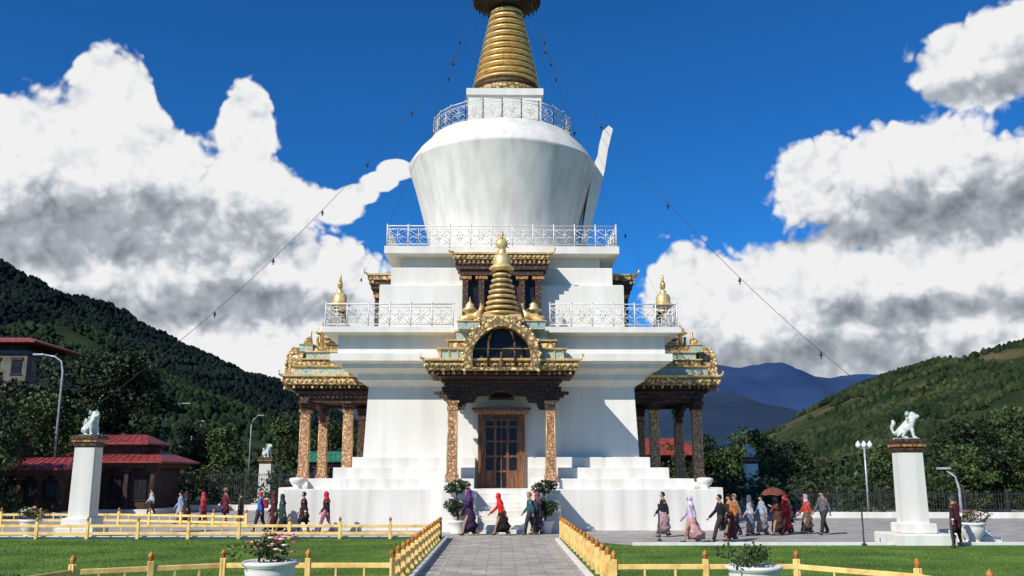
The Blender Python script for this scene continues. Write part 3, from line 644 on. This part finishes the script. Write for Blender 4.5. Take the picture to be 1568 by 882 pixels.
# ------------------------------------------------------------ lion pillars
def lion_pillar(x,y,wd,ht,face,base):
    e=empty('lion_pillar',(x,y,0)); b=MB(); q=wd/2
    b.bev(-q*base,q*base,-q*base,q*base,0,.4,M_pl2,.03); b.bev(-q*1.4,q*1.4,-q*1.4,q*1.4,.4,.75,M_pl2,.03)
    b.sq([(q*1.0,.75),(q*.95,ht-.42)],0,0,M_pl2)
    b.sq([(q*1.0,ht-.42),(q*1.06,ht-.36),(q*1.06,ht-.22)],0,0,M_wood); b.sq([(q*1.18,ht-.22),(q*1.22,ht-.1)],0,0,M_red); b.sq([(q*1.3,ht-.1),(q*1.3,ht-.02),(q*1.1,ht+.06)],0,0,M_wood)
    b.obj('pedestal_column',e)
    T=Matrix.Translation((0,0,ht+.06))@Matrix.Rotation(face,4,'Z')
    vs=[(-.22,0,.24),(-.02,0,.38),(.16,0,.52),(.24,0,.70),(.30,0,.84),(.44,0,.80),(.52,0,.78),
        (.22,.13,.38),(.26,.14,.18),(.28,.14,.05),(.38,.14,.04),(.22,-.13,.38),(.26,-.14,.18),(.28,-.14,.05),(.38,-.14,.04),
        (-.2,.17,.2),(.02,.2,.26),(-.1,.2,.06),(.1,.2,.04),(-.2,-.17,.2),(.02,-.2,.26),(-.1,-.2,.06),(.1,-.2,.04),
        (-.4,0,.2),(-.46,0,.4),(-.36,0,.58),(-.42,0,.7),(.26,.1,.97),(.26,-.1,.97)]
    es=[(0,1),(1,2),(2,3),(3,4),(4,5),(5,6),(2,7),(7,8),(8,9),(9,10),(2,11),(11,12),(12,13),(13,14),(0,15),(15,16),(16,17),(17,18),(0,19),(19,20),(20,21),(21,22),(0,23),(23,24),(24,25),(25,26),(4,27),(4,28)]
    rd=[.2,.19,.19,.15,.14,.09,.07,.08,.06,.055,.04,.08,.06,.055,.04,.13,.11,.06,.045,.13,.11,.06,.045,.05,.06,.09,.04,.035,.035]
    skin('snow_lion',[tuple(T@Vector(v)) for v in vs],es,rd,M_lion,e,2)
    b=MB(); b.M=T
    rg=random.Random(3)
    for i in range(26):
        a=rg.uniform(.6,5.68); zz=rg.uniform(.5,.95); rr_=.16
        c=(.18+ -.1*abs(math.cos(a/2)) ,rr_*math.sin(a)*.95,zz)
        b.ball(c,rg.uniform(.05,.075),M_lionm,7)
    for sy in (-1,1): b.ball((.40,sy*.075,.88),.022,M_dark,6)
    b.ball((.56,0,.80),.03,M_dark,6)
    b.box(-.42,.46,-.26,.26,-.04,.03,M_lionm)
    b.obj('mane_and_face',e)
lion_pillar(-16.8,38,.84,3.95,R(-35),1.8); lion_pillar(14.75,33.6,.82,3.65,R(-25),2.5)
lion_pillar(-17.6,70,.9,3.7,R(-35),1.9); lion_pillar(18.8,70,.9,3.7,R(200),1.9)

# ------------------------------------------------------------ yellow fences
def fence(name,pts,sp,h=.66):
    b=MB()
    for (x0,y0),(x1,y1) in zip(pts[:-1],pts[1:]):
        d=Vector((x1-x0,y1-y0,0)); Ln=d.length; n=max(1,round(Ln/sp)); a=math.atan2(d.y,d.x)
        b.M=Matrix.Translation((x0,y0,0))@Matrix.Rotation(a,4,'Z')
        st=Ln/n
        for z in (.22,h-.16): b.bev(0,Ln,-.03,.03,z-.055,z+.055,M_yel,.01)
        for i in range(n+1):
            x=i*st; b.bev(x-.055,x+.055,-.055,.055,0,h,M_yel,.012)
            b.lathe([(.05,h),(.035,h+.03),(.06,h+.07),(.065,h+.1),(.04,h+.15),(.008,h+.19)],x,0,M_orn,8)
            if i<n: 
                for q in (.333,.667): b.box(x+st*q-.02,x+st*q+.02,-.024,.024,.27,h-.21,M_yel)
    b.M=Matrix.Identity(4)
    return b.obj(name)
fence('yellow_fence',[(-2.35,36.5),(-2.35,20.6)],1.15); fence('yellow_fence',[(2.35,37.2),(2.4,20.2)],1.15)
fence('yellow_fence',[(-45,36.5),(-2.35,36.5)],1.9)
fence('yellow_fence',[(-50,47),(-19,47),(-12,44.5)],1.9)
fence('yellow_fence',[(-2.35,20.6),(-6.0,20.6),(-8.6,19.2),(-9.5,15)],1.9); fence('yellow_fence',[(2.4,20.2),(6.3,20.2),(8.0,18.2),(8.6,14)],1.9)

# ------------------------------------------------------------ planters
def planter(name,x,y,r,h,flowers,seed,bush=.5):
    e=empty(name,(x,y,0)); b=MB()
    b.lathe([(r*.62,0),(r*.66,.05),(r*.5,.12),(r*.55,.18),(r*.85,h*.45),(r*.97,h*.75),(r*.95,h*.85),(r*1.08,h*.9),(r*1.1,h*.97),(r*1.0,h),(r*.85,h-.02),(r*.8,h-.08)],0,0,M_pl,28)
    b.obj('urn',e); rng=np.random.default_rng(seed)
    cl=[((rng.normal()*r*.4,rng.normal()*r*.4,h+rng.uniform(.05,bush*.7)),bush*.45) for _ in range(12)]
    V,F=leafcloud(cl,900,.05,rng); npmesh('leaves',V,F,[M_leafm],parent=e)
    if flowers:
        b=MB(); rg=random.Random(seed)
        for i in range(34):
            a=rg.uniform(0,6.28); q=r*rg.uniform(.2,1.0); z=h+rg.uniform(.12,bush*1.0)
            m=M_fl_r if rg.random()<.55 else M_fl_w
            for j in range(5):
                t=j*1.256; b.ball((q*math.cos(a)+.03*math.cos(t),q*math.sin(a)+.03*math.sin(t),z),.032,m,5,(1,1,.6))
        b.obj('blossoms',e)
planter('flower_planter',-4.5,18.6,.5,.78,True,1,.5); planter('flower_planter',4.9,18.4,.5,.70,False,2,.45)
planter('flower_planter',-18.6,37.5,.4,.7,True,3,.5); planter('flower_planter',17.0,33.9,.45,.75,True,4,.4)
b=MB()
b.bev(-1.0,1.0,-.7,.7,0,.22,M_pl2,.02); b.bev(-.7,.7,-.5,.5,.22,.42,M_pl2,.02)
b.obj('planter_base').location=(17.2,34.9,0.01)
b=MB()
for x in (-9.15,9.2): b.lathe([(.2,1.8),(.22,1.85),(.16,1.9),(.3,2.05),(.38,2.2),(.36,2.28),(.2,2.32)],x,42.1,M_pl,18)
b.obj('corner_urns',ST)
for sx in (-1,1):
    e=empty('potted_topiary',(sx*1.85,39.75,0)); b=MB()
    b.lathe([(.26,0),(.28,.06),(.24,.1),(.38,.45),(.42,.5),(.4,.56),(.34,.54)],0,0,M_pl,20)
    b.tube([(0,0,.5),(.05,.02,1.0),(-.04,0,1.5),(0,0,2.0)],[.05,.045,.035,.02],M_bark,6)
    b.tube([(0,0,.8),(.25,0,1.05)],[.03,.015],M_bark,5); b.tube([(0,0,.9),(-.25,.05,1.15)],[.03,.015],M_bark,5)
    b.obj('pot_and_stem',e); rng=np.random.default_rng(9)
    V,F=leafcloud([((.24,0,1.12),.32),((-.26,.05,1.16),.34),((0,-.1,1.0),.38),((0,0,1.95),.36),((.28,0,1.98),.28),((-.28,0,1.88),.3)],3600,.05,rng)
    npmesh('foliage_pads',V,F,[M_leafd],parent=e)

# ------------------------------------------------------------ street furniture
def lamp(x,y,h,dirx,arm=1.8):
    b=MB(); b.lathe([(.16,0),(.16,.4),(.1,.45)],0,0,M_steel,10)
    b.tube([(0,0,.4),(0,0,h-1.0),(dirx*.15,0,h-.35),(dirx*.6,0,h-.05),(dirx*arm,0,h+.08)],[.09,.065,.055,.05,.04],M_steel,8)
    b.bev(min(dirx*arm,dirx*(arm+.7)),max(dirx*arm,dirx*(arm+.7)),-.14,.14,h+.02,h+.14,M_steel,.03)
    o=b.obj('street_lamp'); o.location=(x,y,0)
lamp(-28.7,60,10.1,-1,1.3); lamp(-33.2,76,9.1,1,1.4); lamp(-31.2,86,8.9,1,1.5); lamp(-27,100,8.7,1,.6); lamp(-34,102,8.2,1,.6)
lamp(24.6,50,2.7,-1,.4)
b=MB(); b.tube([(0,0,0),(0,0,4.1)],[.07,.05],M_steel,8)
b.tube([(-.35,0,4.0),(.35,0,4.0)],.03,M_steel,6)
for x in (-.35,0,.35): b.lathe([(.05,4.0),(.14,4.1),(.16,4.25),(.06,4.38),(.01,4.45)],x,0,M_rail,10)
o=b.obj('garden_lamp'); o.location=(21.6,55,0)
def ironfence(name,p0,p1,h=1.5,base=.35):
    b=MB(); p0=Vector(p0);p1=Vector(p1); d=p1-p0; Ln=d.length; b.M=Matrix.Translation(p0)@Matrix.Rotation(math.atan2(d.y,d.x),4,'Z')
    b.bev(0,Ln,-.12,.12,0,base,M_pl2,.02)
    for z in (base+.15,h-.15): b.box(0,Ln,-.02,.02,z-.02,z+.02,M_iron)
    n=int(Ln/.16)
    for i in range(n):
        x=i*.16
        b.box(x-.012,x+.012,-.012,.012,base,h,M_iron)
        if i%15==0: b.bev(x-.06,x+.06,-.06,.06,base,h+.15,M_iron,.02)
    b.obj(name)
ironfence('iron_fence',(17,54,0),(60,52,0)); ironfence('iron_fence',(-30,66,0),(-12.5,66,0),2.6,.4)
for (x,y,h) in ((5.9,35.2,1.3),(12.7,33.0,1.3),(15.3,31.9,1.3),(-23,35.5,1.2)):
    b=MB(); b.lathe([(.09,0),(.09,.06),(.03,.08),(.03,h),(.045,h+.03),(.01,h+.07)],0,0,M_iron,8); o=b.obj('barrier_post'); o.location=(x,y,.008)

# ------------------------------------------------------------ buildings
def pavilion(name,x,y,wx,wy,h,rise,over,wallm,roofm,tiers=1,rz=0):
    e=empty(name,(x,y,0),rz); b=MB()
    b.box(-wx/2-.4,wx/2+.4,-wy/2-.4,wy/2+.4,0,.3,M_pl2)
    b.box(-wx/2+.3,wx/2-.3,-wy/2+.3,wy/2-.3,.3,h,wallm)
    n=max(3,int(wx/1.4))
    for i in range(n+1):
        px=-wx/2+wx*i/n; b.box(px-.12,px+.12,-wy/2-.12,-wy/2+.12,.3,h-.3,M_bldwood)
        b.bev(px-.35,px+.35,-wy/2-.14,-wy/2+.14,h-.55,h-.3,M_wood,.02)
        if i<n:
            c=px+wx/n/2; b.box(c-.4,c+.4,-wy/2+.2,-wy/2+.29,.9,h-.8,M_glass)
            b.box(c-.46,c+.46,-wy/2+.22,-wy/2+.28,.84,.9,M_wood); b.box(c-.02,c+.02,-wy/2+.17,-wy/2+.2,.9,h-.8,M_bldwood)
    b.box(-wx/2-.25,wx/2+.25,-wy/2-.25,wy/2+.25,h-.3,h,M_wood)
    z=h; ax,ay=wx/2+over,wy/2+over
    for t in range(tiers):
        b.rings([[(-ax,-ay,z),(ax,-ay,z),(ax,ay,z),(-ax,ay,z)],[(-ax,-ay,z+.1),(ax,-ay,z+.1),(ax,ay,z+.1),(-ax,ay,z+.1)],
             [(-ax*.62,-.05,z+rise),(ax*.62,-.05,z+rise),(ax*.62,.05,z+rise),(-ax*.62,.05,z+rise)]],roofm)
        nr=int(ax*2/.5)
        for i in range(1,nr):
            px=-ax+2*ax*i/nr
            tx=px*.62
            b.tube([(px,-ay,z+.12),(tx,-.05,z+rise+.02)],.025,roofm,4)
        if t<tiers-1:
            b.box(-ax*.5,ax*.5,-ay*.45,ay*.45,z+.1,z+rise+.4,M_bldwood); z+=rise+.3; ax*=.62; ay*=.6; rise*=.8
    b.obj('hall',e)
pavilion('red_roofed_pavilion',-25.6,63,6.6,6,3.2,.9,.8,M_bldwood,M_redroof,2)
pavilion('red_roofed_shop',-27.8,57.5,3.6,4,2.7,.8,.6,M_bldwood,M_redroof,1)
pavilion('red_roofed_house',14.2,86,6,5,4.2,1.6,.8,M_bldwall,M_redroof,1)
M_green=mat_noise('green_roof',(.02,.12,.07),(.04,.2,.12),scale=2)
pavilion('green_roofed_hut',-16.2,86,3.6,3,3.6,1.0,.5,M_bldwall,M_green,1)
e=empty('apartment_building',(-66,116,0)); b=MB()
b.box(-9,9,-6,6,0,17.2,M_bldwall)
for fl in range(5):
    z=1.2+3.3*fl
    for i in range(7):
        x=-7.8+2.6*i; b.box(x-.6,x+.6,-6.08,-5.95,z,z+1.6,M_glass); b.box(x-.72,x+.72,-6.12,-6.0,z-.18,z-.02,M_bldwood); b.box(x-.72,x+.72,-6.14,-6.0,z+1.62,z+1.95,M_bldwood)
    b.box(-9.1,9.1,-6.1,6.1,z+2.2,z+2.35,M_bldwood)
for i in range(4): b.box(9.0,9.06,-4.5+3*i-.6,-4.5+3*i+.6,14.2,15.9,M_glass)
b.box(-8.2,8.2,-5.2,5.2,17.2,18.3,M_bldwood)
b.rings([[(-10.4,-7.4,18.0),(10.4,-7.4,18.0),(10.4,7.4,18.0),(-10.4,7.4,18.0)],[(-10.4,-7.4,18.2),(10.4,-7.4,18.2),(10.4,7.4,18.2),(-10.4,7.4,18.2)],[(-6,-.1,19.6),(6,-.1,19.6),(6,.1,19.6),(-6,.1,19.6)]],M_redroof)
b.obj('storeys',e)

# ------------------------------------------------------------ people
def person(name,x,y,head,ht,kind,top,bot,hd='hair',hcol=None,stride=.22,lean=.03,flare=0,arm=.16,bag=None,seed=0,carry=False):
    e=empty(name,(x,y,.008),R(head)); s=ht/1.7; e.scale=(s,s,s)
    st=stride; l=lean
    sh=(l*.85,1.38); hx=l*1.25+.015
    V=[];E=[];RD=[]
    def v(p,r,par=None):
        V.append(p);RD.append(r)
        if par is not None: E.append((par,len(V)-1))
        return len(V)-1
    pel=v((0,0,.94),.12); sp1=v((l*.3,0,1.08),(.115),pel); sp2=v((l*.65,0,1.25),.135,sp1); nb=v((l*.95,0,1.42),.075,sp2); nk=v((l*1.1+.005,0,1.49),.05,nb)
    jaw=v((hx+.02,0,1.545),.068,nk); cr=v((hx,0,1.62),.092,jaw); nose=v((hx+.105,0,1.575),.012,jaw)
    joints={}
    for sd in (1,-1):
        f=st*sd
        hp=v((0,.1*sd,.9),.095,pel); kn=v((f*.5+.05,.1*sd,.5),.062,hp); an=v((f,.09*sd,.1+(.05 if f<0 else 0)),.042,kn)
        v((f+.13,.1*sd,.04),.035,an)
        a=-arm*sd
        shd=v((sh[0],.17*sd,sh[1]),.06,nb)
        if carry and sd==1: el=(sh[0]+.05,.22*sd,1.12); wr=(sh[0]+.25,.16*sd,1.22)
        else: el=(sh[0]+a*.6-.02,.23*sd,1.11); wr=(sh[0]+a*1.2+.06,.24*sd,.88)
        eb=v(el,.042,shd); wb=v(wr,.028,eb)
        dx=Vector(wr)-Vector(el); dx.normalize(); pb=v(tuple(Vector(wr)+dx*.06),.033,wb)
        lat=Vector((1,0,0))-dx*dx.x; lat.normalize()
        for q,(o,ln) in enumerate(((-.03,.05),(-.01,.065),(.01,.07),(.03,.06))):
            p1=Vector(wr)+dx*(.09+ln*.4)+lat*o; p2=p1+dx*ln*.55+Vector((0,-sd*.015,0))
            i1=v(tuple(p1),.009,pb); v(tuple(p2),.008,i1)
        v(tuple(Vector(wr)+dx*.07+lat*.05),.011,pb)
        joints[sd]=((sh[0],.17*sd,sh[1]),el,wr,(f*.5+.05,.1*sd,.5),(f,.09*sd,.1+(.05 if f<0 else 0)))
    skin('body',V,E,RD,M_skin,e,1,0)
    b=MB(); mt=cloth(top); mb_=cloth(bot)
    def ring(cx,cz,a,c,n=14,wob=0):
        return [(cx+a*(1+wob*math.sin(5*t+seed)+wob*.6*math.sin(9*t))*math.cos(t),c*(1+wob*math.sin(5*t+seed))*math.sin(t),cz) for t in [2*math.pi*j/n for j in range(n)]]
    b.rings([ring(l*.0,.84,.15,.19),ring(l*.1,.96,.145,.18),ring(l*.3,1.08,.14,.165),ring(l*.65,1.25,.145,.19),ring(l*.85,1.36,.12,.2),ring(l*.92,1.43,.08,.11),ring(l*1.02,1.46,.06,.065)],mt,True,True)
    for sd in (1,-1):
        a0,el,wr,kn,an=joints[sd]
        b.tube([(a0[0],a0[1]*.75,a0[2]+.0),a0,tuple((Vector(a0)+Vector(el))/2),el,tuple((Vector(el)+Vector(wr))/2),wr],[.05,.078,.068,.06,.055,.05],mt,8)
        b.ball((an[0]+.05,an[1],an[2]-.05),.06,M_shoe,8,(2.0,.8,.75))
        if kind=='trousers': b.tube([(0,.09*sd,.95),(kn[0]*.5,.1*sd,.75),kn,tuple((Vector(kn)+Vector(an))/2),(an[0],an[1],an[2]+.0)],[.115,.1,.078,.07,.066],mb_,8)
        elif kind=='gho': b.tube([(0,.09*sd,.9),kn,tuple((Vector(kn)+Vector(an))/2),an],[.09,.066,.06,.045],cloth((.02,.02,.025)),8)
    if kind=='skirt':
        b.rings([ring(0,1.02,.135,.16),ring(0,.9,.165,.195),ring(-flare*.15,.65,.165+st*.30,.19,18,.03),ring(-flare*.5,.38,.155+st*.55,.18,18,.06),ring(-flare,.13,.15+st*.72+flare*.5,.18,18,.09)],mb_,True,True)
    elif kind=='gho':
        b.rings([ring(0,1.04,.155,.18),ring(0,.96,.18,.21),ring(0,.9,.16,.19),ring(0,.7,.18+st*.3,.2,18,.03),ring(0,.46,.18+st*.5,.21,18,.06)],mb_,True,True)
        for sd in (1,-1):
            el,wr=joints[sd][1],joints[sd][2]; q=Vector(wr).lerp(Vector(el),.25); b.tube([tuple(q),wr],[.057,.055],cloth((.75,.74,.72)),8)
    for sd in (-1,1):
        b.ball((hx+.086,.032*sd,1.60),.011,M_dark,6); b.ball((hx-.005,.094*sd,1.59),.022,M_skin,6,(.8,.4,1.3))
    b.ball((hx+.088,0,1.535),.016,cloth((.3,.1,.08)),6,(.4,1.3,.4))
    n1,n2=9,14; hcx=hx-.012; rr_={'hair':.108,'scarf':.125,'hat':.106,'cap':.11}[hd]
    vs=[];fs=[]
    for i in range(n1+1):
        th=math.pi*i/n1
        for j in range(n2):
            ph=2*math.pi*j/n2; vs.append((hcx+rr_*math.sin(th)*math.cos(ph),rr_*.93*math.sin(th)*math.sin(ph),1.61+rr_*1.08*math.cos(th)))
    for i in range(n1):
        for j in range(n2):
            th=math.pi*(i+.5)/n1; ph=2*math.pi*(j+.5)/n2; cx=math.sin(th)*math.cos(ph); cz=math.cos(th)
            if hd=='scarf':
                if cx>.55 and cz<.5: continue
            else:
                if cz<-.45 or (cx>.25 and cz<.38): continue
            fs.append((i*n2+j,(i+1)*n2+j,(i+1)*n2+(j+1)%n2,i*n2+(j+1)%n2))
    hm=cloth(hcol) if hd!='hair' and hcol and hd!='hat' else M_hair
    b.add(vs,fs,hm,True)
    if hd=='scarf':
        b.rings([ring(hx-.02,1.56,.10,.105),ring(hx-.03,1.49,.10,.12),ring(l-.02,1.42,.12,.17),ring(l-.05,1.28,.15,.215)],hm,False,True)
    if hd=='hat':
        m=cloth(hcol); b.lathe([(.2,1.655),(.2,1.665),(.11,1.68),(.105,1.76),(.08,1.79),(.01,1.8)],hx,0,m,16)
    if hd=='cap':
        b.ball((hx+.1,0,1.655),.07,hm,8,(1.1,1,.2))
    if bag: 
        b.rings([[(l*.6-.14-dx_,w_,z) for dx_,w_ in ((0,-.14),(.17,-.12),(.17,.12),(0,.14))] for z in (1.02,1.38)],cloth(bag))
    b.obj('clothes_and_hair',e); return e
P=person
K=(.012,.012,.015); 
P('walking_woman',-16.3,48,200,1.6,'skirt',(.25,.35,.5),(.35,.38,.45),'hair',seed=1)
P('walking_woman',-15.5,46.5,180,1.62,'skirt',K,(.03,.02,.03),'scarf',(.04,.02,.03),seed=2)
P('walking_woman',-15.0,47.5,170,1.55,'skirt',(.45,.03,.04),(.2,.03,.05),'scarf',(.5,.05,.08),seed=3)
P('standing_man',-14.4,49.3,220,1.68,'gho',(.12,.02,.03),(.11,.02,.03),'hat',(.2,.15,.1),seed=4,stride=.1)
P('standing_woman',-13.75,49.8,150,1.5,'skirt',(.05,.05,.06),(.06,.03,.03),'hair',seed=5,stride=.05)
P('walking_man',-10.45,41,175,1.68,'trousers',(.05,.12,.4),(.03,.03,.04),'cap',(.5,.05,.04),bag=(.35,.03,.05),seed=6)
P('walking_woman',-9.8,40.7,185,1.66,'skirt',(.06,.015,.02),(.05,.012,.02),'scarf',(.12,.015,.03),seed=7)
P('walking_woman',-9.3,40.1,190,1.6,'skirt',(.015,.06,.05),(.012,.05,.04),'scarf',(.02,.05,.045),seed=8)
P('walking_man',-8.4,40.2,180,1.7,'gho',(.05,.012,.02),(.04,.01,.015),'hair',seed=9,stride=.2)
P('walking_woman',-7.45,40.2,178,1.7,'trousers',K,(.4,.15,.2),'scarf',(.5,.03,.04),seed=10,stride=.26)
P('walking_woman',-1.30,38.6,188,1.84,'skirt',(.05,.02,.08),(.04,.018,.05),'scarf',(.14,.03,.18),seed=11,stride=.26,flare=.1,carry=True)
P('walking_woman',.03,38.7,172,1.66,'skirt',(.62,.02,.02),(.012,.010,.013),'scarf',(.75,.02,.02),seed=12,stride=.3,lean=.13,flare=.16,arm=.3)
P('walking_man',1.2,38.8,180,1.7,'trousers',(.03,.10,.12),(.03,.035,.05),'cap',(.35,.1,.06),bag=(.05,.06,.07),seed=13)
P('walking_woman',1.52,39.2,175,1.7,'skirt',(.12,.13,.15),(.06,.05,.07),'scarf',(.3,.06,.05),seed=14)
P('walking_woman',6.5,37.5,180,1.74,'skirt',K,(.35,.22,.25),'hair',seed=15,stride=.22)
P('walking_woman',6.95,34.4,180,1.64,'skirt',(.5,.42,.55),(.55,.30,.30),'scarf',(.62,.52,.68),seed=16,stride=.3,flare=.38)
P('walking_man',8.05,34.4,178,1.7,'trousers',K,(.05,.03,.03),'hair',seed=17,stride=.32,bag=(.08,.03,.03),arm=.25)
P('walking_woman',8.6,35.2,182,1.7,'skirt',(.5,.16,.05),(.16,.03,.04),'hair',seed=18)
P('walking_man',9.4,37.6,185,1.66,'trousers',(.3,.15,.08),(.03,.03,.05),'cap',(.4,.2,.1),seed=19)
P('standing_woman',10.15,38.2,160,1.58,'skirt',(.4,.4,.42),(.12,.14,.18),'scarf',(.1,.1,.14),seed=20,stride=.1)
P('walking_woman',10.75,38.6,180,1.6,'skirt',(.3,.35,.42),(.2,.2,.22),'hair',seed=22)
um=P('walking_woman',11.3,38.4,180,1.62,'skirt',(.14,.05,.03),(.08,.03,.02),'hair',seed=23,carry=True)
b=MB(); b.tube([(.22,.16,1.15),(.16,.1,2.0)],.012,M_iron,6)
rs=[]
for r_,z in ((.55,1.72),(.5,1.8),(.35,1.92),(.15,2.0),(.01,2.03)): rs.append([(.14+r_*math.cos(j*math.pi/6),.1+r_*math.sin(j*math.pi/6),z-(.04 if (j%2 and r_>.3) else 0)) for j in range(12)])
b.rings(rs,cloth((.16,.05,.03)),False,False); b.obj('umbrella',um)
P('walking_woman',11.85,39.0,182,1.62,'skirt',(.55,.04,.04),(.3,.02,.03),'scarf',(.4,.03,.04),seed=24)
P('walking_man',12.2,39.9,182,1.64,'gho',(.04,.04,.05),(.04,.04,.05),'hair',seed=25)
P('walking_woman',12.85,39.4,176,1.6,'skirt',(.45,.05,.04),(.12,.08,.06),'scarf',(.5,.3,.35),seed=26)
P('walking_man',13.35,38.8,200,1.78,'trousers',(.11,.11,.12),(.03,.03,.035),'hair',seed=27)
P('standing_man',15.75,32.5,110,1.7,'gho',(.07,.012,.02),(.06,.011,.018),'cap',(.05,.05,.06),seed=28,stride=.08)
P('walking_man',-21.5,58,200,1.6,'trousers',(.5,.5,.5),(.04,.04,.05),'hair',seed=29)
print('done')
